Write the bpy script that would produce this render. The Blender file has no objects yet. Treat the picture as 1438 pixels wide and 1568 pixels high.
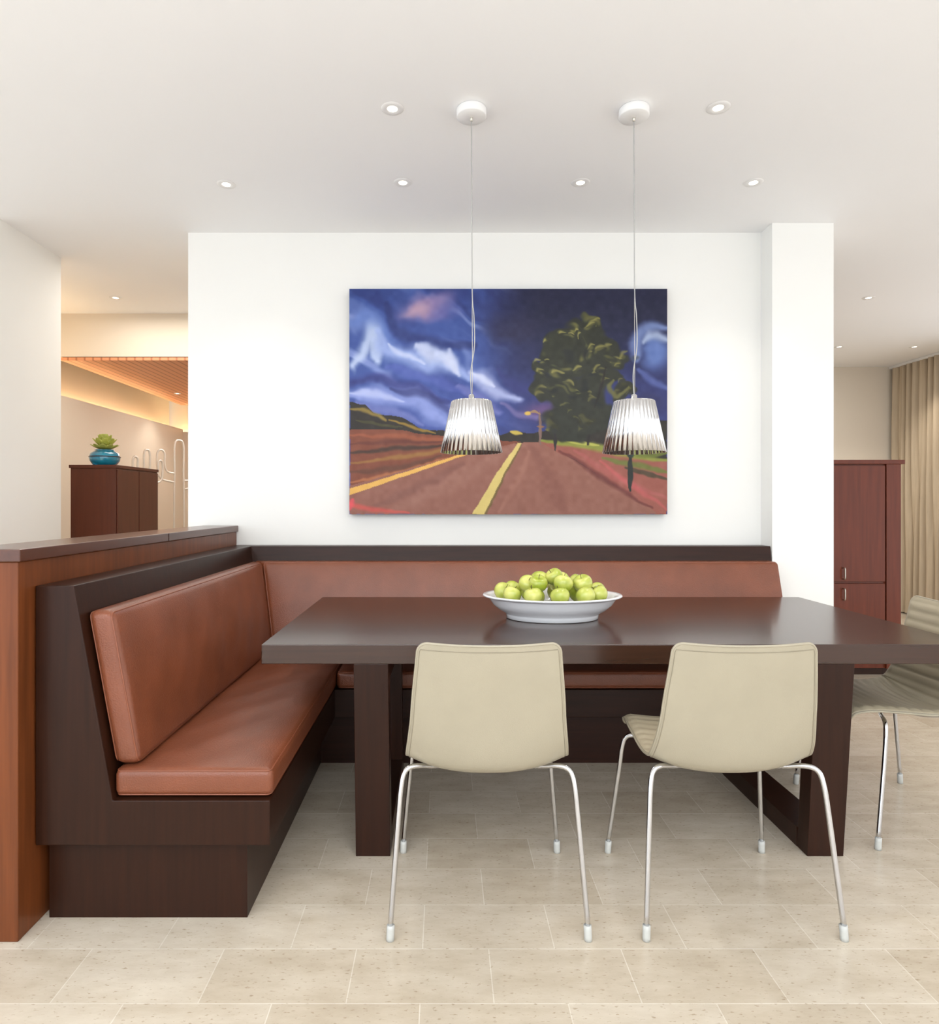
import bpy, bmesh, math, random
import numpy as np
from mathutils import Vector, Matrix
random.seed(4)
C = bpy.context.scene.collection
scn = bpy.context.scene
try:
    scn.view_settings.view_transform = 'Standard'
    scn.view_settings.look = 'None'
    scn.view_settings.exposure = 0.0
except Exception as e:
    print(e)

def lin(c):
    return tuple(((v/255)/12.92 if v/255 <= .04045 else ((v/255+.055)/1.055)**2.4) for v in c)

# ---------------------------------------------------------------- materials
def newmat(name):
    m = bpy.data.materials.new(name); m.use_nodes = True
    nt = m.node_tree
    return m, nt, nt.nodes['Principled BSDF']

def mat(name, rgb, rough=.5, metal=0, noise=None, bump=None, spec=None, coat=0, crough=.15):
    """noise=(scale(3), amount) colour variation; bump=(scale, strength)"""
    m, nt, b = newmat(name)
    c = lin(rgb)
    b.inputs['Base Color'].default_value = (*c, 1)
    b.inputs['Roughness'].default_value = rough
    b.inputs['Metallic'].default_value = metal
    if spec is not None: b.inputs['Specular IOR Level'].default_value = spec
    if coat: b.inputs['Coat Weight'].default_value = coat; b.inputs['Coat Roughness'].default_value = crough
    tc = nt.nodes.new('ShaderNodeTexCoord')
    if noise is None: noise = ((3, 3, 3), .03)
    mp = nt.nodes.new('ShaderNodeMapping'); mp.inputs['Scale'].default_value = noise[0]
    nz = nt.nodes.new('ShaderNodeTexNoise'); nz.inputs['Scale'].default_value = 1; nz.inputs['Detail'].default_value = 5
    nt.links.new(tc.outputs['Object'], mp.inputs[0]); nt.links.new(mp.outputs[0], nz.inputs['Vector'])
    cr = nt.nodes.new('ShaderNodeValToRGB')
    a = noise[1]
    cr.color_ramp.elements[0].position = .3; cr.color_ramp.elements[1].position = .7
    cr.color_ramp.elements[0].color = (*[max(0, v*(1-a)) for v in c], 1)
    cr.color_ramp.elements[1].color = (*[min(1, v*(1+a)) for v in c], 1)
    nt.links.new(nz.outputs['Fac'], cr.inputs[0]); nt.links.new(cr.outputs[0], b.inputs['Base Color'])
    if bump:
        n2 = nt.nodes.new('ShaderNodeTexNoise'); n2.inputs['Scale'].default_value = bump[0]; n2.inputs['Detail'].default_value = 3
        nt.links.new(tc.outputs['Object'], n2.inputs['Vector'])
        bp = nt.nodes.new('ShaderNodeBump'); bp.inputs['Strength'].default_value = bump[1]; bp.inputs['Distance'].default_value = .003
        nt.links.new(n2.outputs['Fac'], bp.inputs['Height']); nt.links.new(bp.outputs[0], b.inputs['Normal'])
    return m

M_wall = mat('wall_paint', (240, 239, 235), .85, bump=(60, .03), noise=((2, 2, 2), .01))
M_ceil = mat('ceiling_paint', (245, 245, 246), .9, noise=((1, 1, 1), .008))
M_beige = mat('beige_wall_paint', (222, 211, 195), .85, noise=((2, 2, 2), .015))
M_dark = mat('espresso_wood', (44, 22, 12), .34, noise=((60, 60, 3), .22), bump=(150, .03), spec=.22)
M_darkh = mat('espresso_wood_horizontal', (44, 22, 13), .34, noise=((4, 60, 60), .22), bump=(150, .03), spec=.22)
M_table = mat('table_espresso_wood', (54, 31, 20), .23, noise=((2.5, 50, 50), .16), bump=(120, .015), spec=.5, coat=.2, crough=.10)
M_red = mat('mahogany_wood', (106, 56, 27), .34, noise=((50, 50, 2.5), .22), spec=.3)
M_redd = mat('mahogany_wood_cap', (80, 43, 27), .28, noise=((50, 3, 50), .15), coat=.2)
M_cabR = mat('mahogany_cabinet', (100, 44, 24), .3, noise=((40, 40, 2.5), .16), spec=.3)
M_cabL = mat('mahogany_cabinet_dark', (88, 44, 27), .35, noise=((40, 40, 2.5), .12), spec=.3)
M_leather = mat('cognac_leather', (121, 67, 44), .30, noise=((7, 7, 7), .13), bump=(220, .4))
M_piping = mat('cognac_leather_piping', (130, 73, 49), .35)
M_shell = mat('beige_chair_leather', (163, 154, 134), .32, noise=((8, 8, 8), .03), bump=(400, .12))
M_pad = mat('beige_chair_upholstery', (170, 158, 134), .5, noise=((8, 8, 8), .04), bump=(400, .15))
M_seam = mat('beige_chair_edge', (140, 131, 112), .5)
M_chrome = mat('chrome', (205, 205, 207), .08, 1, noise=((3, 3, 3), .005))
M_cap = mat('translucent_foot_cap', (190, 190, 185), .3)
M_china = mat('white_porcelain', (226, 227, 230), .12, coat=.4, noise=((3, 3, 3), .005))
M_white = mat('white_metal', (236, 235, 234), .4)
M_cord = mat('pendant_cord', (170, 169, 167), .4)
M_handle = mat('brushed_steel', (190, 185, 175), .3, 1)
M_wire = mat('silver_wire', (225, 220, 212), .35, .4)
M_stem = mat('apple_stem', (80, 60, 30), .7)
M_curtain = mat('linen_curtain', (186, 169, 145), .85, noise=((50, 50, 4), .06))
M_succ = mat('succulent_leaf', (168, 172, 80), .5, noise=((20, 20, 20), .18))
M_shade = mat('silver_fluted_shade', (208, 208, 210), .15, 1, noise=((60, 60, 2), .12))

def m_emit(name, rgb, s):
    m, nt, b = newmat(name)
    b.inputs['Base Color'].default_value = (*lin(rgb), 1)
    b.inputs['Emission Color'].default_value = (*lin(rgb), 1); b.inputs['Emission Strength'].default_value = s
    return m
M_bulb = m_emit('downlight_lens', (255, 240, 214), 6)
M_cove = m_emit('cove_strip', (255, 224, 176), 20)
M_diff = m_emit('pendant_diffuser', (255, 252, 246), 2.5)

def m_apple():
    m, nt, b = newmat('green_apple_skin')
    tc = nt.nodes.new('ShaderNodeTexCoord'); n = nt.nodes.new('ShaderNodeTexNoise'); n.inputs['Scale'].default_value = 14
    cr = nt.nodes.new('ShaderNodeValToRGB')
    cr.color_ramp.elements[0].position = .35; cr.color_ramp.elements[1].position = .68
    cr.color_ramp.elements[0].color = (*lin((150, 164, 50)), 1); cr.color_ramp.elements[1].color = (*lin((204, 204, 112)), 1)
    nt.links.new(tc.outputs['Object'], n.inputs['Vector']); nt.links.new(n.outputs['Fac'], cr.inputs[0]); nt.links.new(cr.outputs[0], b.inputs['Base Color'])
    b.inputs['Roughness'].default_value = .25; b.inputs['Coat Weight'].default_value = .3
    return m
M_apple = m_apple()

def m_teal():
    m, nt, b = newmat('teal_glass')
    b.inputs['Roughness'].default_value = .06; b.inputs['Transmission Weight'].default_value = .3; b.inputs['Coat Weight'].default_value = 1
    tc = nt.nodes.new('ShaderNodeTexCoord'); w = nt.nodes.new('ShaderNodeTexNoise'); w.inputs['Scale'].default_value = 12
    cr = nt.nodes.new('ShaderNodeValToRGB'); cr.color_ramp.elements[0].color = (*lin((0, 95, 140)), 1); cr.color_ramp.elements[1].color = (*lin((20, 170, 200)), 1)
    nt.links.new(tc.outputs['Object'], w.inputs['Vector']); nt.links.new(w.outputs['Fac'], cr.inputs[0]); nt.links.new(cr.outputs[0], b.inputs['Base Color'])
    return m
M_teal = m_teal()

def m_floor():
    m, nt, b = newmat('limestone_tiles')
    N = nt.nodes.new; L = nt.links.new
    tc = N('ShaderNodeTexCoord'); mp = N('ShaderNodeMapping'); mp.inputs['Location'].default_value = (.06, -.03, 0)
    L(tc.outputs['Object'], mp.inputs[0])
    br = N('ShaderNodeTexBrick'); br.offset = .5; br.inputs['Scale'].default_value = 1
    br.inputs['Brick Width'].default_value = .37; br.inputs['Row Height'].default_value = .2
    br.inputs['Mortar Size'].default_value = .0017; br.inputs['Mortar Smooth'].default_value = .3
    br.inputs['Color1'].default_value = (*lin((196, 183, 164)), 1); br.inputs['Color2'].default_value = (*lin((210, 199, 182)), 1)
    br.inputs['Mortar'].default_value = (*lin((220, 212, 198)), 1)
    L(mp.outputs[0], br.inputs['Vector'])
    n1 = N('ShaderNodeTexNoise'); n1.inputs['Scale'].default_value = 6; n1.inputs['Detail'].default_value = 10; n1.inputs['Roughness'].default_value = .65
    m2 = N('ShaderNodeMapping'); m2.inputs['Scale'].default_value = (1, 2.4, 1); L(tc.outputs['Object'], m2.inputs[0]); L(m2.outputs[0], n1.inputs['Vector'])
    c1 = N('ShaderNodeValToRGB'); c1.color_ramp.elements[0].position = .32; c1.color_ramp.elements[1].position = .66
    c1.color_ramp.elements[0].color = (.82, .79, .75, 1); c1.color_ramp.elements[1].color = (1, 1, 1, 1); L(n1.outputs['Fac'], c1.inputs[0])
    mx = N('ShaderNodeMixRGB'); mx.blend_type = 'MULTIPLY'; mx.inputs[0].default_value = 1; L(br.outputs['Color'], mx.inputs[1]); L(c1.outputs[0], mx.inputs[2])
    n2 = N('ShaderNodeTexNoise'); n2.inputs['Scale'].default_value = 60; n2.inputs['Detail'].default_value = 4; L(m2.outputs[0], n2.inputs['Vector'])
    c2 = N('ShaderNodeValToRGB'); c2.color_ramp.elements[0].position = .30; c2.color_ramp.elements[1].position = .39
    c2.color_ramp.elements[0].color = (.62, .55, .47, 1); c2.color_ramp.elements[1].color = (1, 1, 1, 1); L(n2.outputs['Fac'], c2.inputs[0])
    mx2 = N('ShaderNodeMixRGB'); mx2.blend_type = 'MULTIPLY'; mx2.inputs[0].default_value = .8; L(mx.outputs[0], mx2.inputs[1]); L(c2.outputs[0], mx2.inputs[2])
    L(mx2.outputs[0], b.inputs['Base Color'])
    b.inputs['Roughness'].default_value = .25
    bp = N('ShaderNodeBump'); bp.inputs['Strength'].default_value = .12; bp.inputs['Distance'].default_value = .002; bp.invert = True
    L(br.outputs['Fac'], bp.inputs['Height']); L(bp.outputs[0], b.inputs['Normal'])
    return m
M_floor = m_floor()

def m_slats():
    m, nt, b = newmat('cedar_slat_ceiling')
    N = nt.nodes.new; L = nt.links.new
    tc = N('ShaderNodeTexCoord'); w = N('ShaderNodeTexWave'); w.bands_direction = 'X'; w.inputs['Scale'].default_value = 4.5; w.inputs['Distortion'].default_value = 0
    L(tc.outputs['Object'], w.inputs['Vector'])
    cr = N('ShaderNodeValToRGB'); cr.color_ramp.elements[0].position = .02; cr.color_ramp.elements[1].position = .2
    cr.color_ramp.elements[0].color = (*lin((172, 104, 66)), 1); cr.color_ramp.elements[1].color = (*lin((218, 150, 108)), 1)
    L(w.outputs['Fac'], cr.inputs[0]); L(cr.outputs[0], b.inputs['Base Color']); b.inputs['Roughness'].default_value = .5
    return m
M_slats = m_slats()

# ---------------------------------------------------------------- mesh helpers
def empty(name, loc=(0, 0, 0), rotz=0):
    e = bpy.data.objects.new(name, None); e.location = loc; e.rotation_euler = (0, 0, rotz); e.empty_display_size = .1
    C.objects.link(e); return e

def mk(name, verts, faces, mats, parent=None, smooth=False, fm=None, recalc=True):
    me = bpy.data.meshes.new(name); me.from_pydata([tuple(v) for v in verts], [], faces)
    if not isinstance(mats, (list, tuple)): mats = [mats]
    for m in mats: me.materials.append(m)
    if fm:
        for p, i in zip(me.polygons, fm): p.material_index = i
    if recalc:
        bm = bmesh.new(); bm.from_mesh(me); bmesh.ops.recalc_face_normals(bm, faces=bm.faces); bm.to_mesh(me); bm.free()
    if smooth:
        for p in me.polygons: p.use_smooth = True
    ob = bpy.data.objects.new(name, me); C.objects.link(ob)
    if parent: ob.parent = parent
    return ob

def bevel_ob(ob, w, seg=2):
    bm = bmesh.new(); bm.from_mesh(ob.data)
    bmesh.ops.bevel(bm, geom=list(bm.edges), offset=w, segments=seg, profile=.5, affect='EDGES', clamp_overlap=True)
    bm.to_mesh(ob.data); bm.free()

def box(name, x0, x1, y0, y1, z0, z1, m, parent=None, bev=0):
    v = [(x, y, z) for x in (x0, x1) for y in (y0, y1) for z in (z0, z1)]
    f = [(0, 1, 3, 2), (4, 6, 7, 5), (0, 4, 5, 1), (2, 3, 7, 6), (0, 2, 6, 4), (1, 5, 7, 3)]
    ob = mk(name, v, f, m, parent)
    if bev: bevel_ob(ob, bev)
    return ob

def hexa(name, c8, m, parent=None, bev=0):
    """c8 order x,y,z binary"""
    f = [(0, 1, 3, 2), (4, 6, 7, 5), (0, 4, 5, 1), (2, 3, 7, 6), (0, 2, 6, 4), (1, 5, 7, 3)]
    ob = mk(name, c8, f, m, parent)
    if bev: bevel_ob(ob, bev)
    return ob

def prism(name, poly, axis, a, b, m, parent=None, bev=0):
    n = len(poly)
    def P(p, t): return (p[0], t, p[1]) if axis == 'y' else ((t, p[0], p[1]) if axis == 'x' else (p[0], p[1], t))
    v = [P(p, a) for p in poly] + [P(p, b) for p in poly]
    f = [tuple(range(n)), tuple(range(n, 2*n))] + [(i, (i+1) % n, n+(i+1) % n, n+i) for i in range(n)]
    ob = mk(name, v, f, m, parent)
    if bev: bevel_ob(ob, bev)
    return ob

def catmull(pts, k=8, closed=False):
    P = [Vector(p) for p in pts]; n = len(P); out = []
    rng = range(n if closed else n-1)
    for i in rng:
        p0 = P[(i-1) % n] if closed or i > 0 else P[0]*2-P[1]
        p1 = P[i]; p2 = P[(i+1) % n]
        p3 = P[(i+2) % n] if closed or i+2 < n else P[-1]*2-P[-2]
        for j in range(k):
            t = j/k
            out.append(.5*((2*p1)+(-p0+p2)*t+(2*p0-5*p1+4*p2-p3)*t*t+(-p0+3*p1-3*p2+p3)*t**3))
    if not closed: out.append(P[-1])
    return out

def tube_geo(P, r, closed=False, seg=10):
    n = len(P); V = []; F = []
    T = []
    for i in range(n):
        a = P[(i-1) % n] if closed or i > 0 else P[0]; b = P[(i+1) % n] if closed or i < n-1 else P[-1]
        t = (b-a); T.append(t.normalized() if t.length > 1e-9 else Vector((0, 0, 1)))
    up = Vector((0, 0, 1)) if abs(T[0].z) < .9 else Vector((1, 0, 0))
    nrm = (up - T[0]*up.dot(T[0])).normalized()
    for i in range(n):
        if i: nrm = (nrm - T[i]*nrm.dot(T[i])).normalized()
        bn = T[i].cross(nrm)
        rr = r[i] if isinstance(r, (list, tuple)) else r
        for j in range(seg):
            a = 2*math.pi*j/seg; V.append(P[i]+(nrm*math.cos(a)+bn*math.sin(a))*rr)
    for i in range(n if closed else n-1):
        k = (i+1) % n
        for j in range(seg):
            F.append((i*seg+j, i*seg+(j+1) % seg, k*seg+(j+1) % seg, k*seg+j))
    if not closed:
        F.append(tuple(range(seg))); F.append(tuple((n-1)*seg+j for j in range(seg)))
    return V, F

def tube(name, pts, r, m, parent=None, k=8, closed=False, seg=10):
    P = catmull(pts, k, closed) if k else [Vector(p) for p in pts]
    V, F = tube_geo(P, r, closed, seg)
    return mk(name, V, F, m, parent, smooth=True)

def lathe(name, prof, m, parent=None, seg=48, loc=(0, 0, 0), sy=1, flute=0, nfl=0, smooth=True, rot=None):
    V = []; F = []; n = len(prof)
    for (r, z) in prof:
        for j in range(seg):
            a = 2*math.pi*j/seg
            rr = r*(1+flute*(abs(math.sin(a*nfl/2))-.5)) if flute else r
            V.append(Vector((rr*math.cos(a), rr*math.sin(a)*sy, z)))
    for i in range(n-1):
        for j in range(seg): F.append((i*seg+j, i*seg+(j+1) % seg, (i+1)*seg+(j+1) % seg, (i+1)*seg+j))
    V = [v+Vector(loc) for v in V]
    return mk(name, V, F, m, parent, smooth=smooth, recalc=True)

def rcushion(name, c8, r, puff, m, parent, seams=None, mp=None):
    """rounded, softly puffed cushion mapped into hexahedron c8 (x,y,z binary order)"""
    c = [Vector(p) for p in c8]
    def tri(u, v, w):
        p = Vector((0, 0, 0))
        for i in (0, 1):
            for j in (0, 1):
                for k in (0, 1):
                    p += c[i*4+j*2+k]*((u if i else 1-u)*(v if j else 1-v)*(w if k else 1-w))
        return p
    D = [(c[4]-c[0]).length, (c[2]-c[0]).length, (c[1]-c[0]).length]
    thin = min(range(3), key=lambda a: D[a])
    def axis(L):
        e = [r*t for t in (0, .12, .3, .5, .75, 1)]
        n = max(2, min(34, int(L/.04)))
        mid = [r+(L-2*r)*i/n for i in range(1, n)]
        return e+mid+[L-x for x in reversed(e)]
    A = [axis(L) for L in D]
    V = []; F = []
    cache = {}
    def vert(p):
        key = tuple(round(x, 6) for x in p)
        if key in cache: return cache[key]
        q = [min(max(p[i], r), D[i]-r) for i in range(3)]
        d = Vector([p[i]-q[i] for i in range(3)])
        if d.length > 1e-9: d = d.normalized()*r
        o = [q[i]+d[i] for i in range(3)]
        a, b = [i for i in range(3) if i != thin]
        def bulge(x, L):
            s = min(x, L-x)/.12
            return 1-math.exp(-max(0, s))
        wr = 1+.22*math.sin(p[a]*17+p[b]*9)+.18*math.sin(p[a]*31-p[b]*23)
        bu = puff*bulge(p[a], D[a])*bulge(p[b], D[b])*wr
        o[thin] += bu*(1 if p[thin] > D[thin]/2 else -1)*abs(p[thin]/D[thin]-.5)*2
        P = tri(o[0]/D[0], o[1]/D[1], o[2]/D[2])
        V.append(P); cache[key] = len(V)-1
        return cache[key]
    for ax in range(3):
        a, b = [i for i in range(3) if i != ax]
        for val in (0, D[ax]):
            for i in range(len(A[a])-1):
                for j in range(len(A[b])-1):
                    ids = []
                    for (di, dj) in ((0, 0), (1, 0), (1, 1), (0, 1)):
                        p = [0, 0, 0]; p[ax] = val; p[a] = A[a][i+di]; p[b] = A[b][j+dj]; ids.append(vert(p))
                    F.append(tuple(ids))
    ob = mk(name, V, F, m, parent, smooth=True)
    if mp:
        a, b = [i for i in range(3) if i != thin]
        for s, val in enumerate((0, 1)):
            if seams and s not in seams: continue
            k = r*.30
            pts = []
            rr = r
            def arc(ca, cb, a0):
                for t in range(5):
                    an = a0+math.pi/2*t/4
                    p = [0, 0, 0]; p[a] = ca+(rr-k)*math.cos(an); p[b] = cb+(rr-k)*math.sin(an); p[thin] = (D[thin]-k) if val else k
                    pts.append(tri(p[0]/D[0], p[1]/D[1], p[2]/D[2]))
            arc(D[a]-rr, D[b]-rr, 0); arc(rr, D[b]-rr, math.pi/2); arc(rr, rr, math.pi); arc(D[a]-rr, rr, 1.5*math.pi)
            Vt, Ft = tube_geo(pts, .0028, True, 6)
            mk(name+'_piping_%d' % s, Vt, Ft, mp, parent, smooth=True)
    return ob

# ---------------------------------------------------------------- room shell
ZC = 2.83
box('floor', -7, 5.6, -3, 9, -.1, 0, M_floor)
prism('ceiling', [(-7, -3), (5.6, -3), (5.6, 9), (-1.0, 9), (-1.0, 5.45), (-7, 5.45)], 'z', ZC, ZC+.12, M_ceil)
box('wall_back', -1.497, 1.853, 3.82, 4.10, 0, ZC, M_wall)
box('wall_column_right', 1.853, 2.20, 3.687, 4.10, 0, ZC, M_wall)
box('wall_column_left', -3.2, -2.47, 3.632, 4.21, 0, ZC, M_wall)
box('wall_left', -3.35, -3.2, 4.21, 8.0, 0, 2.15, M_beige)
box('wall_left_upper', -3.6, -3.45, 4.21, 8.2, 2.0, 2.83, M_beige)
box('trim_cove_ledge', -3.45, -3.35, 4.21, 8.2, 2.02, 2.08, M_beige)
box('wall_left_far', -3.35, -.95, 8.0, 8.15, 0, 2.12, M_beige)
box('wall_left_far_upper', -3.6, -.95, 8.3, 8.4, 2.0, 2.83, M_beige)
box('trim_cove_ledge_far', -3.4, -.95, 8.15, 8.3, 2.0, 2.06, M_beige)
box('wall_divider', -1.0, -.88, 4.10, 8.3, 0, ZC, M_beige)
box('trim_beam', -3.6, -1.0, 5.45, 5.62, 2.47, ZC, M_beige)
box('ceiling_cedar', -3.2, -1.0, 5.455, 7.95, 2.44, 2.465, M_slats)
box('ceiling_left_room', -3.6, -1.0, 5.63, 8.4, 2.83, 2.9, M_ceil)
box('wall_rear', -.88, 5.5, 7.6, 7.75, 0, ZC, M_beige)
box('wall_right', 5.4, 5.55, 6.7, 7.6, 0, ZC, M_wall)
box('wall_right_lintel', 5.4, 5.55, -3, 6.7, 2.55, ZC, M_wall)
box('wall_right_pier', 5.4, 5.55, 3.3, 3.7, 0, 2.55, M_wall)
box('wall_right_end', 5.4, 5.55, -3, -2.2, 0, 2.55, M_wall)
w = empty('window_1')
for i, (y0, y1) in enumerate(((3.7, 3.76), (5.17, 5.23), (6.64, 6.7))): box('mullion_%d' % i, 5.43, 5.50, y0, y1, .0, 2.55, M_white, w)
box('sill', 5.43, 5.50, 3.7, 6.7, 0, .06, M_white, w); box('head', 5.43, 5.50, 3.7, 6.7, 2.49, 2.55, M_white, w)
box('cove_light_strip', -3.43, -3.40, 4.3, 8.1, 2.082, 2.095, M_cove)
box('cove_light_strip', -3.35, -1.1, 8.21, 8.24, 2.062, 2.075, M_cove)

# ---------------------------------------------------------------- timber partition (half wall)
pw = empty('wood_partition')
box('panel_body', -1.40, -1.212, 1.857, 3.815, 0, 1.082, M_red, pw, .003)
box('cap', -1.408, -1.202, 1.85, 3.817, 1.082, 1.118, M_redd, pw, .003)
box('cap_joint', -1.2015, -1.2005, 2.85, 2.853, 1.083, 1.117, M_dark, pw)

# ---------------------------------------------------------------- banquette
bq = empty('banquette_bench')
prism('side_frame', [(-1.208, .237), (-.515, .237), (-.515, .37), (-.98, .37), (-1.095, 1.005), (-1.208, 1.005)], 'y', 1.93, 3.812, M_dark, bq, .003)
prism('rear_frame', [(3.812, .2375), (3.08, .2375), (3.08, .3695), (3.56, .3695), (3.70, 1.0045), (3.812, 1.0045)], 'x', -1.12, 1.849, M_darkh, bq, .003)
box('side_plinth', -1.19, -.593, 1.969, 3.81, 0, .237, M_dark, bq)
box('rear_plinth', -1.0, 1.845, 3.14, 3.81, 0, .236, M_darkh, bq)
rcushion('side_seat_cushion', [(-.985, 1.945, .372), (-.985, 1.945, .455), (-.985, 3.55, .372), (-.985, 3.55, .455),
                               (-.512, 1.945, .372), (-.512, 1.945, .455), (-.512, 3.55, .372), (-.512, 3.55, .455)], .022, .014, M_leather, bq, None, M_piping)
rcushion('rear_seat_cushion', [(-.508, 3.075, .372), (-.508, 3.075, .455), (-.508, 3.55, .372), (-.508, 3.55, .455),
                               (1.845, 3.075, .372), (1.845, 3.075, .455), (1.845, 3.55, .372), (1.845, 3.55, .455)], .022, .012, M_leather, bq, None, M_piping)
rcushion('side_back_cushion', [(-.993, 1.965, .46), (-1.079, 1.965, .925), (-.993, 3.60, .46), (-1.079, 3.66, .925),
                               (-.915, 1.965, .46), (-1.0, 1.965, .925), (-.915, 3.50, .46), (-1.0, 3.60, .925)], .026, .016, M_leather, bq, None, M_piping)
rcushion('rear_back_cushion', [(-.905, 3.465, .46), (-1.0, 3.605, .925), (-.99, 3.545, .46), (-1.08, 3.682, .925),
                               (1.846, 3.465, .46), (1.846, 3.605, .925), (1.846, 3.545, .46), (1.846, 3.682, .925)], .022, .012, M_leather, bq, None, M_piping)

# ---------------------------------------------------------------- table
tb = empty('dining_table')
box('tabletop', -.646, 1.884, 2.306, 3.47, .68, .75, M_table, tb, .003)
def trestle(nm, xt0, xt1, xb0, xb1):
    def leg(n, y0, y1):
        hexa(nm+n, [(xb0, y0, 0), (xt0, y0, .68), (xb0, y1, 0), (xt0, y1, .68), (xb1, y0, 0), (xt1, y0, .68), (xb1, y1, 0), (xt1, y1, .68)], M_dark, tb, .002)
    leg('_front_post', 2.308, 2.378); leg('_rear_post', 3.0, 3.07)
    box(nm+'_runner', xb0, xb1, 2.378, 3.0, 0, .07, M_dark, tb)
    box(nm+'_top_rail', xt0, xt1, 2.378, 3.0, .61, .68, M_dark, tb)
trestle('left_trestle', -.32, -.197, -.312, -.19)
trestle('right_trestle', 1.318, 1.452, 1.284, 1.412)

# ---------------------------------------------------------------- chairs
def chair(name, loc, rotz):
    e = empty(name, loc, rotz)
    prof = [(.275, .437), (.262, .455), (.20, .462), (.10, .457), (0, .445), (-.09, .434), (-.14, .439), (-.172, .465), (-.190, .515), (-.204, .59), (-.220, .68), (-.236, .77), (-.247, .845)]
    P = catmull([(0, a, b) for a, b in prof], 10)
    S = [0]
    for i in range(1, len(P)): S.append(S[-1]+(P[i]-P[i-1]).length)
    L = S[-1]
    def at(s):
        s = min(max(s, 0), L)
        for i in range(1, len(S)):
            if s <= S[i]+1e-9:
                t = (s-S[i-1])/(S[i]-S[i-1]); p = P[i-1].lerp(P[i], t); d = (P[i]-P[i-1]).normalized(); return p, d
        return P[-1], (P[-1]-P[-2]).normalized()
    R = .028
    ss = [R*(1-math.cos(math.pi/2*t/7)) for t in range(8)]
    mid = [R+(L-2*R)*i/110 for i in range(1, 110)]
    ss = ss+mid+[L-x for x in reversed(ss)]
    def W(s, z):
        u = s/L
        k = [(0, .210), (.2, .226), (.42, .238), (.56, .242), (.75, .224), (1, .205)]
        for (a, wa), (b, wb) in zip(k, k[1:]):
            if u <= b+1e-9:
                t = (u-a)/(b-a); t = t*t*(3-2*t)*.4+t*.6; return wa+(wb-wa)*t
        return k[-1][1]
    nx = 29
    V = []; rows = len(ss)
    inner = []
    for si, s in enumerate(ss):
        p, d = at(s)
        n = Vector((0, d.z, -d.y))
        w_ = W(s, p.z)
        e_ = min(s, L-s)
        if e_ < R: w_ = w_-R+math.sqrt(max(0, R*R-(R-e_)**2))
        edge = min(1, e_/.03)
        for j in range(nx):
            t = -1+2*j/(nx-1); t = math.sin(t*math.pi/2)*.6+t*.4
            x = t*w_
            bend = math.exp(-((s/L-.50)/.13)**2)
            lift = (.018+.028*bend)*(abs(x)/.235)**2.4
            q = p+n*lift; q.x = x
            if s > L*.8: q.z -= .006*(1-(x/w_)**2 if w_ else 0)*(s/L-.8)/.2
            V.append(q)
            rib = abs(math.sin(math.pi*s/.042))**.5
            wedge = min(1, max(0, (w_-abs(x))/.022))
            th = .008+(.006+.008*rib)*min(edge, 1)*wedge
            q2 = q+n*th; q2.x = x*.995
            inner.append(q2)
    N = len(V); F = []; fm = []
    for i in range(rows-1):
        for j in range(nx-1):
            a = i*nx+j
            F.append((a, a+1, a+nx+1, a+nx)); fm.append(0)
            F.append((N+a, N+a+nx, N+a+nx+1, N+a+1)); fm.append(1)
    for i in range(rows-1):
        for j in (0, nx-1):
            a = i*nx+j; F.append((a, a+nx, N+a+nx, N+a)); fm.append(2)
    for j in range(nx-1):
        for i in (0, rows-1):
            a = i*nx+j; F.append((a, N+a, N+a+1, a+1)); fm.append(2)
    mk('shell', V+inner, F, [M_shell, M_pad, M_seam], e, smooth=True, fm=fm)
    loop = [V[i*nx] for i in range(rows)]+[V[(rows-1)*nx+j] for j in range(1, nx)]+[V[i*nx+nx-1] for i in range(rows-2, -1, -1)]+[V[j] for j in range(nx-2, 0, -1)]
    cl = [loop[0]]
    for q in loop[1:]:
        if (q-cl[-1]).length > .003: cl.append(q)
    Vt, Ft = tube_geo([q+Vector((0, 0.002, 0.002)) for q in cl], .0040, True, 6); mk('rim_welt', Vt, Ft, M_shell, e, smooth=True)
    i0 = int(rows*.47); js = 1
    seam = [V[i*nx+js] for i in range(i0, rows-5)]+[V[(rows-6)*nx+j] for j in range(js+1, nx-1-js)]+[V[i*nx+nx-1-js] for i in range(rows-6, i0-1, -1)]
    sm = [seam[0]]
    for q in seam[1:]:
        if (q-sm[-1]).length > .004: sm.append(q)
    Vt, Ft = tube_geo([q+Vector((0, -.0002, 0)) for q in sm], .0013, False, 5); mk('back_seam', Vt, Ft, M_seam, e, smooth=True)
    k = 0
    for sx in (-1, 1):
        k += 1
        tube('leg_%d' % k, [(sx*.02, -.03, .424), (sx*.10, -.055, .428), (sx*.165, -.11, .448), (sx*.215, -.155, .466), (sx*.243, -.172, .458), (sx*.254, -.183, .42), (sx*.262, -.196, .33), (sx*.283, -.235, .03)], .0078, M_chrome, e, 8)
        tube('foot_cap_%d' % k, [(sx*.2815, -.232, .042), (sx*.2823, -.234, .02), (sx*.283, -.235, 0)], .0115, M_cap, e, 2)
        k += 1
        tube('leg_%d' % k, [(sx*.02, .06, .426), (sx*.12, .12, .434), (sx*.195, .160, .443), (sx*.225, .175, .435), (sx*.238, .182, .40), (sx*.247, .193, .31), (sx*.275, .235, .03)], .0078, M_chrome, e, 8)
        tube('foot_cap_%d' % k, [(sx*.2735, .232, .042), (sx*.2743, .234, .02), (sx*.275, .235, 0)], .0115, M_cap, e, 2)
    box('under_frame', -.05, .05, -.04, .08, .418, .436, M_chrome, e, .004)
    return e
chair('dining_chair', (.129, 2.101, 0), 0)
chair('dining_chair.001', (.861, 2.101, 0), 0)
chair('dining_chair.002', (1.80, 2.63, 0), math.radians(90))

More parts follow.
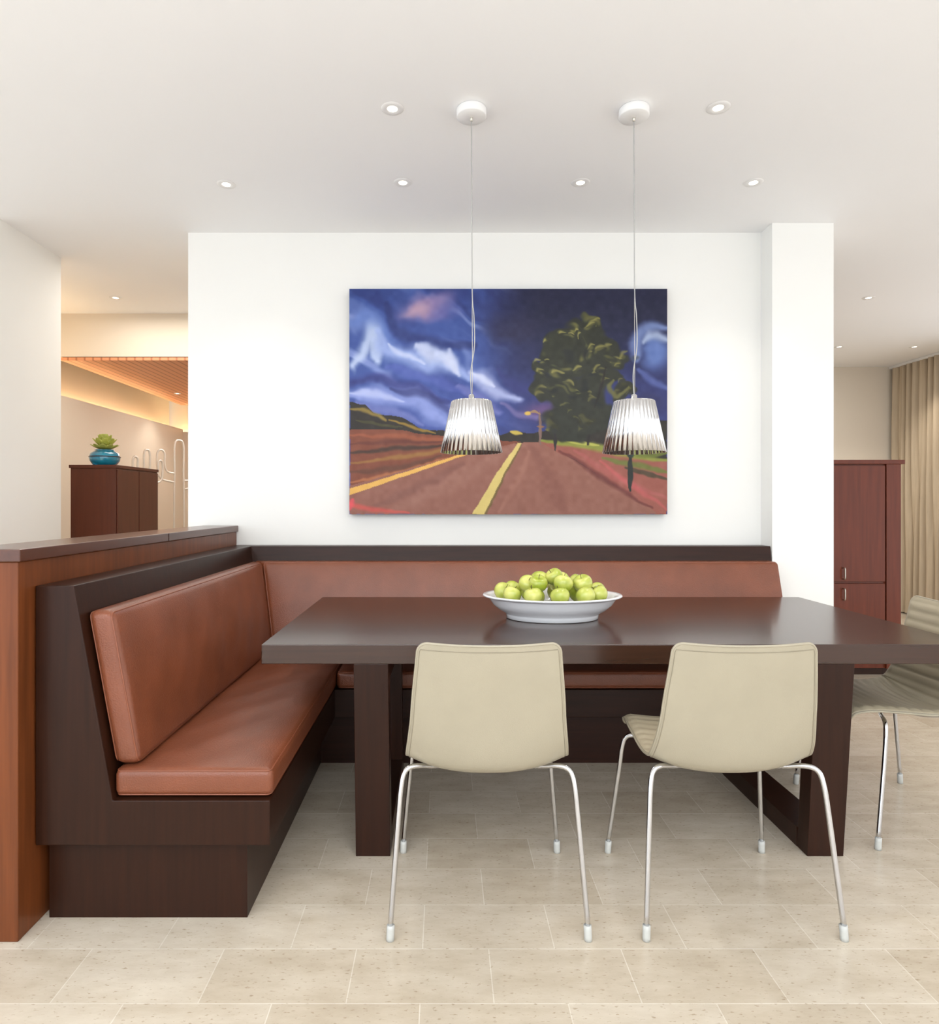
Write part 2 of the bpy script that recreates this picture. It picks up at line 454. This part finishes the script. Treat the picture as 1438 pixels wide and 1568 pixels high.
# ---------------------------------------------------------------- bowl & apples
bx, by = .47, 2.84
lathe('fruit_bowl', [(.001, .752), (.185, .752), (.192, .7505), (.198, .753), (.200, .768), (.203, .774), (.232, .790), (.258, .812), (.274, .836), (.280, .843), (.296, .845), (.302, .849), (.299, .854), (.282, .853), (.268, .847), (.255, .825), (.225, .803), (.18, .790), (.001, .786)],
      M_china, seg=72, loc=(bx, by, 0), sy=.72)
def apples():
    V = []; F = []; fm = []
    pos = []
    for i in range(11):
        a = 2*math.pi*i/11+.2; pos.append((.208*math.cos(a), .135*math.sin(a), .862))
    for i in range(5):
        a = 2*math.pi*i/5; pos.append((.105*math.cos(a), .065*math.sin(a), .852))
    for i in range(7):
        a = 2*math.pi*i/7+.35; pos.append((.125*math.cos(a)+.01, .08*math.sin(a), .902))
    pos += [(.02, .0, .922), (-.06, .03, .915)]
    for (x, y, z) in pos:
        x += random.uniform(-.012, .012); y += random.uniform(-.008, .008); z += random.uniform(-.005, .006)
        rot = Matrix.Rotation(random.uniform(-.9, .9), 3, 'X') @ Matrix.Rotation(random.uniform(-.7, .7), 3, 'Y') @ Matrix.Rotation(random.uniform(0, 6), 3, 'Z')
        R = random.uniform(.039, .043); b = len(V); ns, nr = 20, 14
        for i in range(nr+1):
            ph = math.pi*i/nr
            for j in range(ns):
                th = 2*math.pi*j/ns
                r = R*math.sin(ph)*(1+.06*math.cos(ph))
                zz = R*(.93*math.cos(ph)-.30*math.exp(-(ph/.38)**2)+.16*math.exp(-((math.pi-ph)/.35)**2))
                r *= 1+.018*math.cos(5*th)*(ph/math.pi)
                V.append(rot @ Vector((r*math.cos(th), r*math.sin(th), zz))+Vector((bx+x, by+y, z)))
        for i in range(nr):
            for j in range(ns):
                F.append((b+i*ns+j, b+i*ns+(j+1) % ns, b+(i+1)*ns+(j+1) % ns, b+(i+1)*ns+j)); fm.append(0)
        pts = [rot @ Vector(q)+Vector((bx+x, by+y, z)) for q in ((0, 0, R*.6), (.001, 0, R*.85), (.004, 0, R*1.12))]
        Vt, Ft = tube_geo(pts, .0013, False, 5); b = len(V); V += Vt
        for f in Ft: F.append(tuple(b+i for i in f)); fm.append(1)
    mk('green_apples', V, F, [M_apple, M_stem], smooth=True, fm=fm)
apples()

# ---------------------------------------------------------------- pendants
def pendant(name, x, y):
    e = empty(name, (x, y, 0))
    lathe('canopy', [(.001, 2.829), (.058, 2.829), (.060, 2.826), (.060, 2.800), (.057, 2.796), (.02, 2.795), (.001, 2.795)], M_white, e, 40)
    lathe('canopy_nipple', [(.006, 2.796), (.006, 2.782), (.001, 2.780)], M_handle, e, 12)
    tube('cord', [(0, 0, 2.79), (.001, 0, 2.5), (.003, 0, 2.1), (.010, 0, 2.0), (.012, 0, 1.88), (-.002, 0, 1.78), (-.002, 0, 1.72), (.002, 0, 1.66)], .0022, M_cord, e, 8, seg=6)
    tube('suspension_wire', [(0, .002, 2.79), (.002, .002, 2.3), (.004, .002, 1.66)], .0011, M_handle, e, 6, seg=6)
    lathe('collar', [(.001, 1.684), (.010, 1.684), (.012, 1.68), (.012, 1.662), (.03, 1.660), (.03, 1.655), (.001, 1.655)], M_chrome, e, 24)
    # fluted metal shade: outer and inner skins joined at the lower edge
    lathe('shade', [(.02, 1.6595), (.074, 1.6590), (.0785, 1.6575), (.081, 1.653), (.1232, 1.452), (.1222, 1.4515), (.1208, 1.452), (.0787, 1.652), (.02, 1.6570)], M_shade, e, 432, flute=.030, nfl=36, smooth=True)
    lathe('diffuser', [(.001, 1.650), (.045, 1.648), (.052, 1.64), (.055, 1.59), (.050, 1.565), (.03, 1.555), (.001, 1.553)], M_diff, e, 32)
    l = bpy.data.lights.new('pendant_bulb', 'POINT'); l.energy = 1.5; l.color = (1, .95, .88); l.shadow_soft_size = .04
    o = bpy.data.objects.new('bulb', l); o.location = (0, 0, 1.50); C.objects.link(o); o.parent = e
pendant('pendant_lamp', .110, 2.62)
pendant('pendant_lamp.001', .762, 2.62)

# ---------------------------------------------------------------- downlights
def downlight(name, x, y, z=ZC, power=9, s=1.0):
    e = empty(name, (x, y, z))
    lathe('trim_ring', [(.046*s, -.0005), (.043*s, -.003), (.026*s, -.004), (.020*s, -.0015)], M_white, e, 32)
    lathe('lens', [(.021*s, -.0018), (.001, -.0019)], M_bulb, e, 24)
    l = bpy.data.lights.new('downlight', 'SPOT'); l.energy = power; l.color = (1, .93, .83); l.spot_size = math.radians(105); l.spot_blend = .8; l.shadow_soft_size = .03
    o = bpy.data.objects.new('spot', l); o.location = (0, 0, -.02); C.objects.link(o); o.parent = e
pos = [(-.207, 2.616), (1.096, 2.61), (-1.08, 3.238), (-.203, 3.22), (.673, 3.22), (1.526, 3.22), (3.27, 5.03), (4.0, 6.61), (4.76, 6.61), (-2.53, 5.03)]
for i, (x, y) in enumerate(pos):
    downlight('recessed_downlight' + ('' if i == 0 else '.%03d' % i), x, y, power=14 if i < 6 else (45 if i < 9 else 14))
downlight('recessed_downlight.010', -2.9, 7.1, 2.44, 12, .8)

# ---------------------------------------------------------------- painting
def painting():
    W, H = 500, 352
    PX, PY = np.meshgrid(np.linspace(0, 484, W+1), np.linspace(0, 343, H+1))
    def noise(x, y, sc, seed, scy=None):
        r = np.random.RandomState(seed).rand(64, 64)
        u = x/sc; v = y/(scy or sc); i = np.floor(u).astype(int); j = np.floor(v).astype(int); fu = u-i; fv = v-j
        fu = fu*fu*(3-2*fu); fv = fv*fv*(3-2*fv)
        g = lambda a, b: r[b % 64, a % 64]
        return (g(i, j)*(1-fu)+g(i+1, j)*fu)*(1-fv)+(g(i, j+1)*(1-fu)+g(i+1, j+1)*fu)*fv-.5
    nA = noise(PX, PY, 38, 1)+.5*noise(PX, PY, 17, 2); nB = noise(PX, PY, 38, 3)+.5*noise(PX, PY, 17, 4)
    nf = noise(PX, PY, 7, 5); nf2 = noise(PX, PY, 7, 6)
    img = np.zeros((H+1, W+1, 3))
    def ss(a, b, x):
        t = np.clip((x-a)/(b-a), 0, 1); return t*t*(3-2*t)
    def mix(mask, col):
        nonlocal img
        img = img*(1-mask[..., None])+np.array(col)*mask[..., None]
    def stroke(pts, w, col, a=1, soft=.6, warp=0):
        X = PX+warp*nA+2*nf; Y = PY+warp*nB+2*nf2
        pp = [tuple(q)[:2] for q in catmull([(p[0], p[1], 0) for p in pts], 5)]
        d = np.full(X.shape, 1e9)
        n = len(pp)
        for k, ((x0, y0), (x1, y1)) in enumerate(zip(pp, pp[1:])):
            dx, dy = x1-x0, y1-y0; L2 = dx*dx+dy*dy+1e-9
            t = np.clip(((X-x0)*dx+(Y-y0)*dy)/L2, 0, 1)
            dd = np.hypot(X-x0-t*dx, Y-y0-t*dy)
            u = (k+t)/(n-1); taper = .35+.65*np.sin(np.pi*np.clip(u, .02, .98))
            d = np.minimum(d, dd/taper)
        mix(a*(1-ss(w*(1-soft), w, d)), col)
    def blob(cx, cy, rx, ry, col, a=1, soft=.5, warp=10):
        X = PX+warp*nA+2*nf; Y = PY+warp*nB+2*nf2
        d = np.hypot((X-cx)/rx, (Y-cy)/ry); mix(a*(1-ss(1-soft, 1, d)), col)
    def poly(pts, col, a=1, warp=0):
        X = PX+warp*nA+1.2*nf; Y = PY+warp*nB+1.2*nf2
        ins = np.zeros(X.shape, bool); n = len(pts)
        for i in range(n):
            x0, y0 = pts[i]; x1, y1 = pts[(i+1) % n]
            c = ((y0 > Y) != (y1 > Y)); xi = (x1-x0)*(Y-y0)/((y1-y0) if y1 != y0 else 1e-9)+x0
            ins ^= c & (X < xi)
        mix(ins.astype(float)*a, col)
    # sky
    img[:] = (62, 84, 152)
    c_, s_ = math.cos(.5), math.sin(.5)
    U = PX*c_+PY*s_+18*nA; Vv = -PX*s_+PY*c_+18*nB
    st = noise(U, Vv, 110, 21, 22)+.5*noise(U, Vv, 60, 22, 11)
    mix(ss(.02, .45, st)*.8, (140, 156, 212)); mix(ss(-.05, -.45, st)*.75, (38, 50, 112))
    mix(ss(150, 270, PX+25*nA+PY*-.15)*.93, (35, 39, 84))
    mix(ss(110, 190, PY+15*nB)*.35, (66, 76, 150))
    mix(ss(200, 300, PX)*ss(150, 30, PY)*.8, (27, 28, 52))
    S = stroke
    S([(0, 10), (60, 5), (90, 20)], 20, (45, 62, 125), .6, .9, 12)
    blob(118, 28, 60, 30, (140, 120, 165), .9, .8, 20); blob(105, 30, 30, 16, (192, 156, 172), .75, .9, 20)
    blob(150, 40, 34, 18, (110, 105, 165), .7, .9, 20)
    S([(55, 20), (75, 60), (130, 85), (185, 90)], 18, (38, 50, 108), .75, .9, 12)
    S([(0, 50), (20, 40), (45, 60), (75, 95), (120, 105)], 24, (102, 128, 196), .8, .95, 14)
    S([(8, 125), (20, 95), (30, 62), (40, 85), (46, 110)], 24, (186, 200, 230), .9, .95, 16)
    S([(40, 62), (58, 92), (95, 104), (140, 116), (185, 132)], 27, (150, 168, 220), .9, .95, 16)
    S([(60, 80), (80, 98), (120, 108)], 10, (200, 208, 235), .7, .95, 14)
    S([(105, 90), (140, 105), (160, 125)], 18, (200, 208, 235), .85, .95, 12)
    S([(150, 95), (150, 112), (165, 130)], 14, (200, 206, 232), .7, .95, 8)
    S([(0, 140), (50, 138), (100, 150), (150, 175)], 16, (45, 50, 115), .75, .9, 14)
    S([(60, 120), (120, 135), (180, 160)], 14, (84, 98, 175), .7, .9, 12)
    S([(0, 158), (45, 165), (95, 172), (140, 200), (165, 215)], 25, (138, 152, 212), .9, .95, 16)
    S([(0, 155), (40, 162), (80, 170)], 9, (184, 192, 230), .7, .95, 10)
    S([(10, 172), (60, 190), (110, 205)], 13, (110, 118, 180), .8, .95, 10)
    S([(60, 150), (130, 170), (160, 200)], 11, (40, 44, 100), .6, .9, 12)
    S([(185, 122), (205, 140), (228, 160), (262, 168)], 19, (170, 178, 220), .9, .95, 12)
    S([(188, 124), (205, 138), (222, 150)], 8, (208, 214, 236), .7, .95, 8)
    S([(170, 150), (200, 165), (225, 190)], 16, (110, 115, 180), .8, .95, 12)
    S([(230, 130), (260, 150), (290, 150)], 16, (50, 55, 115), .8, .95, 12)
    blob(250, 60, 70, 28, (44, 42, 72), .7, .95, 20)
    blob(295, 188, 50, 22, (98, 72, 118), .9, .9, 10)
    S([(230, 175), (260, 190), (300, 200)], 9, (120, 110, 160), .7, .9, 10)
    blob(466, 96, 36, 40, (95, 118, 178), .95, .8, 10)
    S([(436, 105), (440, 75), (462, 58), (484, 58)], 18, (128, 148, 200), .8, .95, 10)
    S([(448, 82), (466, 72), (484, 76)], 13, (180, 194, 222), .75, .95, 8)
    S([(440, 120), (460, 140), (484, 150)], 12, (90, 104, 165), .7, .9, 8)
    blob(455, 176, 44, 26, (40, 42, 85), .9, .9, 10)
    # land
    poly([(0, 172), (25, 176), (45, 192), (80, 198), (112, 214), (160, 219), (228, 225), (250, 218), (275, 222), (300, 215), (484, 200), (484, 343), (0, 343)], (42, 36, 30), 1, 6)
    S([(0, 183), (30, 186), (55, 200)], 6, (140, 118, 52), .9, .85, 6); S([(60, 200), (100, 212), (130, 220)], 4, (150, 120, 45), .9, .8, 3)
    S([(150, 219), (190, 224), (225, 228)], 3, (165, 120, 45), .9, .6, 2); S([(10, 200), (40, 205), (80, 212)], 4, (70, 66, 36), .9, .7, 3)
    S([(245, 219), (262, 221)], 5, (205, 180, 80), .9, .6, 2); S([(300, 214), (320, 215)], 4, (120, 115, 50), .9)
    poly([(0, 214), (60, 214), (110, 221), (180, 229), (262, 234), (120, 275), (0, 306)], (122, 66, 46), 1, 3)
    S([(0, 222), (80, 226), (200, 236)], 6, (150, 84, 56), .8, .9, 5); S([(0, 250), (70, 244), (150, 240)], 6, (62, 44, 34), .9, .9, 6)
    S([(0, 268), (60, 258), (140, 248), (200, 242)], 6, (150, 110, 55), .8, .9, 5); S([(0, 282), (60, 274), (140, 256)], 8, (96, 58, 42), .9, .9, 5)
    S([(0, 236), (60, 234), (140, 234)], 6, (100, 52, 40), .9, .9, 5); S([(0, 296), (60, 283), (150, 258)], 5, (175, 110, 70), .8, .9, 3)
    poly([(0, 300), (180, 249), (258, 235), (290, 233), (345, 262), (400, 297), (472, 343), (0, 343)], (140, 92, 78), 1, 1)
    S([(60, 343), (160, 290), (250, 245)], 20, (150, 104, 90), .7, .9, 10); S([(330, 343), (310, 290), (282, 245)], 22, (130, 82, 70), .7, .9, 10)
    S([(20, 340), (100, 305), (180, 265)], 12, (124, 80, 70), .6, .9, 10); S([(230, 335), (258, 290), (276, 250)], 9, (158, 108, 92), .6, .9, 8)
    poly([(182, 248), (184, 251), (90, 283), (0, 314), (0, 304), (90, 277)], (222, 172, 88), 1, 1)
    poly([(257, 235), (263, 235), (240, 275), (206, 343), (186, 343), (226, 278)], (208, 186, 112), 1, 1)
    poly([(262, 237), (264, 237), (240, 280), (209, 343), (205, 343), (238, 277)], (110, 90, 50), .9, 1)
    S([(0, 326), (12, 333), (50, 338), (90, 341)], 7, (205, 84, 76), .75, .9, 5); S([(0, 335), (5, 320)], 8, (225, 80, 90), .8, .8)
    # right verge
    poly([(288, 232), (340, 236), (484, 262), (484, 343), (470, 343), (400, 297), (345, 262)], (146, 84, 72), 1, 3)
    S([(320, 245), (380, 285), (460, 335)], 7, (100, 48, 44), .8, .9, 5); S([(340, 245), (410, 290), (484, 320)], 9, (164, 90, 84), .8, .9, 6)
    S([(380, 262), (430, 300), (484, 335)], 7, (190, 90, 90), .6, .9, 5)
    S([(292, 231), (350, 236), (420, 250), (484, 262)], 9, (132, 138, 56), .95, .8, 5); S([(400, 246), (450, 252), (484, 250)], 7, (104, 114, 44), .9, .8, 4)
    S([(385, 258), (440, 268), (484, 280)], 8, (100, 110, 48), .9, .8, 4); S([(330, 232), (380, 238)], 4, (172, 172, 80), .9)
    S([(420, 272), (484, 290)], 5, (60, 56, 36), .8)
    # trunk and low scrub
    blob(405, 208, 70, 24, (42, 38, 30), 1, .5, 18); blob(448, 214, 44, 20, (46, 44, 32), 1, .5, 12)
    S([(372, 130), (368, 180), (362, 236)], 6, (34, 28, 26), 1, .5, 4)
    # tree crown: irregular leaf masses, painted back to front and lit from the upper left
    lobes = [(356, 66, 24, 18), (324, 84, 22, 18), (384, 78, 26, 22), (408, 100, 18, 20), (306, 112, 20, 14), (346, 104, 30, 26), (382, 116, 28, 26), (300, 148, 16, 22), (330, 142, 26, 24), (366, 150, 30, 28), (400, 138, 18, 12), (330, 178, 30, 20), (372, 188, 40, 24), (340, 205, 50, 16), (414, 160, 14, 10), (370, 52, 14, 9)]
    for (x, y, a, b) in lobes: blob(x, y, a*1.08, b*1.08, (42, 44, 34), 1, .3, 34)
    rt = random.Random(29)
    clumps = []
    for (x, y, a, b) in lobes:
        for _ in range(7):
            an = rt.uniform(0, 2*math.pi); rr = math.sqrt(rt.random())*.9
            clumps.append((x+a*rr*math.cos(an), y+b*rr*math.sin(an), rt.uniform(5.5, 13)))
    clumps.sort(key=lambda c: c[1]+rt.uniform(-20, 20))
    for (x, y, q) in clumps:
        shade = 1-.5*min(1, max(0, (y-110)/90))-.2*min(1, max(0, (x-345)/60))
        dk = tuple(v*(.75+.25*shade) for v in (46, 48, 36))
        blob(x+q*.25, y+q*.4, q*1.05, q*.9, dk, .95, .5, 26)
        if rt.random() < .34: continue
        md = tuple(v*shade for v in (104, 102, 56)); hl = tuple(v*shade for v in (164, 156, 86))
        blob(x, y, q*.85, q*.6, md, .85, .85, 28)
        if rt.random() < .25: continue
        ro = rt.uniform(-.9, .7)
        S([(x-q*.7, y+q*.25+ro*q*.6), (x-q*.25, y-q*.3), (x+q*.45, y-q*.25-ro*q*.5)], q*rt.uniform(.25, .5), hl, .75, .95, 16)
    for p in [(350, 116), (334, 96), (374, 132), (312, 128), (392, 124), (340, 158), (372, 170), (318, 160), (366, 92), (356, 140)]: blob(p[0], p[1], rt.uniform(8, 14), rt.uniform(5, 9), (32, 34, 33), .8, .8, 28)
    S([(402, 140), (396, 152), (408, 164), (424, 152)], 6, (100, 98, 54), .9, .8, 5)
    S([(392, 118), (384, 150), (372, 180)], 3, (34, 28, 26), .8, .6, 4)
    # poles
    S([(427, 248), (428, 280), (427, 308)], 5, (34, 38, 34), 1, .4); S([(425, 250), (432, 252)], 7, (34, 48, 40), 1, .4)
    S([(313, 216), (314, 245)], 3.5, (38, 34, 34), 1, .4); blob(313, 216, 5, 5, (40, 42, 38), 1, .4, 0)
    S([(290, 186), (291, 236)], 2.4, (122, 96, 88), 1, .4); S([(272, 190), (282, 186), (291, 190)], 2.2, (150, 120, 90), 1, .4); blob(272, 190, 6, 4, (206, 170, 80), 1, .5, 0)
    S([(286, 210), (296, 210)], 3, (140, 100, 70), .9)
    img = img+8*nf[..., None]+6*nf2[..., None]
    img = np.clip(img, 0, 255)/255
    linr = np.where(img <= .04045, img/12.92, ((img+.055)/1.055)**2.4)
    X0, X1, Z1, Z0, Y = -.546, 1.287, 2.484, 1.184, 3.765
    e = empty('landscape_painting')
    me = bpy.data.meshes.new('canvas_face')
    xs = X0+(X1-X0)*PX/484; zs = Z1-(Z1-Z0)*PY/343
    co = np.stack([xs, np.full_like(xs, Y), zs], -1).reshape(-1, 3)
    idx = np.arange((W+1)*(H+1)).reshape(H+1, W+1)
    f = np.stack([idx[:-1, :-1], idx[1:, :-1], idx[1:, 1:], idx[:-1, 1:]], -1).reshape(-1, 4)
    me.from_pydata(co.tolist(), [], f.tolist())
    ca = me.color_attributes.new('Paint', 'FLOAT_COLOR', 'POINT')
    ca.data.foreach_set('color', np.concatenate([linr.reshape(-1, 3)*.95, np.ones(((W+1)*(H+1), 1))], 1).astype(np.float32).ravel())
    m, nt, b = newmat('oil_paint')
    at = nt.nodes.new('ShaderNodeAttribute'); at.attribute_name = 'Paint'
    nt.links.new(at.outputs['Color'], b.inputs['Base Color']); b.inputs['Roughness'].default_value = .38; b.inputs['Specular IOR Level'].default_value = .3
    n = nt.nodes.new('ShaderNodeTexNoise'); n.inputs['Scale'].default_value = 90; bp = nt.nodes.new('ShaderNodeBump'); bp.inputs['Strength'].default_value = .25; bp.inputs['Distance'].default_value = .002
    tc = nt.nodes.new('ShaderNodeTexCoord'); nt.links.new(tc.outputs['Object'], n.inputs['Vector']); nt.links.new(n.outputs['Fac'], bp.inputs['Height']); nt.links.new(bp.outputs[0], b.inputs['Normal'])
    me.materials.append(m); ob = bpy.data.objects.new('canvas_face', me); C.objects.link(ob); ob.parent = e
    box('stretcher', X0+.001, X1-.001, Y+.001, 3.8195, Z0+.001, Z1-.001, mat('canvas_edge', (60, 50, 60), .7), e)
painting()

# ---------------------------------------------------------------- left room cabinet, vase, wire sculpture
cb = empty('storage_cabinet')
box('carcass', -2.574, -2.262, 4.5, 5.15, .08, 1.49, M_cabL, cb, .002)
box('top', -2.582, -2.254, 4.492, 5.158, 1.49, 1.512, M_cabL, cb, .002)
box('plinth', -2.56, -2.28, 4.52, 5.13, 0, .08, M_dark, cb)
box('door_leaf_a', -2.262, -2.252, 4.51, 4.82, .09, 1.48, M_cabL, cb, .001)
box('door_leaf_b', -2.262, -2.252, 4.828, 5.14, .09, 1.48, M_cabL, cb, .001)
box('pull_a', -2.252, -2.24, 4.795, 4.803, .85, 1.0, M_handle, cb)
vs = empty('succulent_in_glass_vase', (-2.40, 4.62, 1.512))
lathe('vase', [(.001, 0), (.06, 0), (.075, .004), (.098, .035), (.102, .06), (.094, .085), (.07, .102), (.062, .107), (.066, .113), (.060, .113), (.055, .104), (.001, .098)], M_teal, vs, 48)
lathe('metal_band', [(.100, .058), (.1045, .061), (.100, .066)], M_dark, vs, 48)
def succulent():
    V = []; F = []
    for ring, (n, ln, el, z) in enumerate([(10, .095, .22, .115), (9, .095, .6, .125), (7, .085, 1.0, .135), (5, .07, 1.3, .145)]):
        for i in range(n):
            a = 2*math.pi*(i+.5*(ring % 2))/n; b = len(V)
            dirv = Vector((math.cos(a)*math.cos(el), math.sin(a)*math.cos(el), math.sin(el)))
            side = Vector((-math.sin(a), math.cos(a), 0)); up = dirv.cross(side)*-1
            K = 8
            for k in range(K+1):
                t = k/K; wv = .030*math.sin(math.pi*min(1, t*.75+.12))**.7*(1-.35*max(0, t-.8)/.2); th = .007*math.sin(math.pi*min(.98, t*.9+.06))
                c = dirv*(ln*t)+Vector((0, 0, z+.012*t*t)) 
                for q in range(6):
                    an = 2*math.pi*q/6; V.append(c+side*wv*math.cos(an)+up*th*math.sin(an))
            for k in range(K):
                for q in range(6): F.append((b+k*6+q, b+k*6+(q+1) % 6, b+(k+1)*6+(q+1) % 6, b+(k+1)*6+q))
            F.append(tuple(b+K*6+q for q in range(6)))
    mk('succulent', V, F, M_succ, vs, smooth=True)
    lathe('stem', [(.02, .09), (.025, .12), (.012, .15), (.001, .152)], M_succ, vs, 12)
succulent()
# free-standing wire cacti on the hallway floor, turned partly towards the dining area
ws = empty('wire_cactus_sculpture')
def cactus(x0, y0, z0, s, nm, rz):
    c, sn = math.cos(rz), math.sin(rz)
    def loopy(pts, n): tube(nm+n, [(x0+p[0]*s*c, y0+p[0]*s*sn, z0+p[1]*s) for p in pts], .011, M_wire, ws, 6, seg=8)
    b = -z0/s
    loopy([(-.06, b+.02), (-.055, 0), (-.05, .3), (-.05, .62), (0, .68), (.05, .62), (.05, .3), (.055, 0), (.06, b+.02)], '_trunk')
    loopy([(.05, .22), (.16, .24), (.2, .34), (.2, .48), (.24, .52), (.28, .48), (.28, .32), (.24, .18), (.05, .12)], '_arm_a')
    loopy([(-.05, .3), (-.13, .32), (-.16, .4), (-.16, .52), (-.2, .56), (-.24, .52), (-.24, .36), (-.2, .24), (-.05, .2)], '_arm_b')
    box(nm+'_base', x0-.09, x0+.09, y0-.1, y0+.1, 0, .012, M_wire, ws, .002)
cactus(-2.98, 6.55, 1.36, .62, 'small', 1.0); cactus(-2.86, 7.05, 1.28, .95, 'tall', .75)

# ---------------------------------------------------------------- right cabinet
rc = empty('tall_cabinet')
box('carcass', 2.60, 3.31, 4.74, 5.3, .05, 1.53, M_cabR, rc, .002)
box('top', 2.59, 3.33, 4.715, 5.31, 1.53, 1.562, M_cabR, rc, .003)
box('base', 2.62, 3.29, 4.76, 5.28, 0, .05, M_dark, rc)
box('upper_door', 2.62, 3.19, 4.722, 4.74, .68, 1.52, M_cabR, rc, .002)
box('lower_door', 2.62, 3.19, 4.722, 4.74, .09, .665, M_cabR, rc, .002)
box('side_stile', 3.20, 3.305, 4.722, 4.74, .05, 1.53, M_cabR, rc, .002)
for i, z in enumerate((.70, .55)):
    tube('handle_%d' % i, [(2.886, 4.722, z), (2.886, 4.70, z+.003), (2.886, 4.697, z+.04), (2.886, 4.70, z+.077), (2.886, 4.722, z+.08)], .005, M_handle, rc, 5)

# ---------------------------------------------------------------- curtain
def curtain():
    V = []; F = []; n = 260; rows = 14
    for k in range(rows+1):
        z = .02+(2.80-.02)*k/rows
        for i in range(n+1):
            y = 5.95+1.58*i/n
            ph = 2*math.pi*i/n*15
            a = .045*(1-.25*k/rows)
            x = 5.2+a*math.sin(ph+.4*math.sin(k*.5))+.012*math.sin(ph*2.3+k*.3)
            V.append((x, y+.012*math.cos(ph), z))
    for k in range(rows):
        for i in range(n):
            a = k*(n+1)+i; F.append((a, a+1, a+n+2, a+n+1))
    e = empty('window_curtain')
    mk('drape', V, F, M_curtain, e, smooth=True)
    box('curtain_track', 5.17, 5.23, 5.9, 7.59, 2.80, 2.828, M_white, e)
curtain()

# ---------------------------------------------------------------- lighting
wd = bpy.data.worlds.new('World'); scn.world = wd; wd.use_nodes = True
nt = wd.node_tree; bg = nt.nodes['Background']
tc = nt.nodes.new('ShaderNodeTexCoord'); sp = nt.nodes.new('ShaderNodeSeparateXYZ'); mr = nt.nodes.new('ShaderNodeMapRange')
mr.inputs['From Min'].default_value = -1; mr.inputs['From Max'].default_value = 1
cr = nt.nodes.new('ShaderNodeValToRGB'); cr.color_ramp.elements[0].color = (1.04, 1.15, 1.26, 1); cr.color_ramp.elements[1].color = (.93, .92, .92, 1)
nt.links.new(tc.outputs['Generated'], sp.inputs[0]); nt.links.new(sp.outputs['X'], mr.inputs['Value']); nt.links.new(mr.outputs[0], cr.inputs[0]); nt.links.new(cr.outputs[0], bg.inputs['Color'])
bg.inputs['Strength'].default_value = 2.15
def area(name, loc, rot, sx, sy, e, col):
    l = bpy.data.lights.new(name, 'AREA'); l.shape = 'RECTANGLE'; l.size = sx; l.size_y = sy; l.energy = e; l.color = col
    o = bpy.data.objects.new(name, l); o.location = loc; o.rotation_euler = rot; C.objects.link(o)
area('hallway_fill_light', (-2.1, 4.8, 2.8), (0, 0, 0), 1.2, .8, 18, (1, .95, .88))  # added fill to brighten the near hallway, no fixture behind it
area('hallway_fill_light', (-2.1, 6.8, 2.4), (0, 0, 0), 1.2, 1.2, 18, (1, .94, .87))  # second added fill, for the far part of the hallway
area('far_room_area_light', (3.2, 6.2, 2.8), (0, 0, 0), 2, 1.2, 25, (1, .96, .9))  # bare area light just below the far room ceiling, no fixture
# added fill light behind the viewpoint, aimed up to brighten the ceiling
area('ceiling_fill_light', (-.4, -1.2, 1.6), (math.pi+.25, 0, 0), 5.5, 1.4, 310, (.90, .96, 1))

# ---------------------------------------------------------------- camera
cam = bpy.data.cameras.new('camera'); co = bpy.data.objects.new('camera', cam); C.objects.link(co)
co.location = (0, 0, 1.25); co.rotation_euler = (math.radians(90), 0, 0)
cam.sensor_fit = 'HORIZONTAL'; cam.sensor_width = 36; cam.lens = 36*1000/1438
cam.shift_x = 39/1438; cam.shift_y = -14/1438
cam.clip_start = .05
scn.camera = co
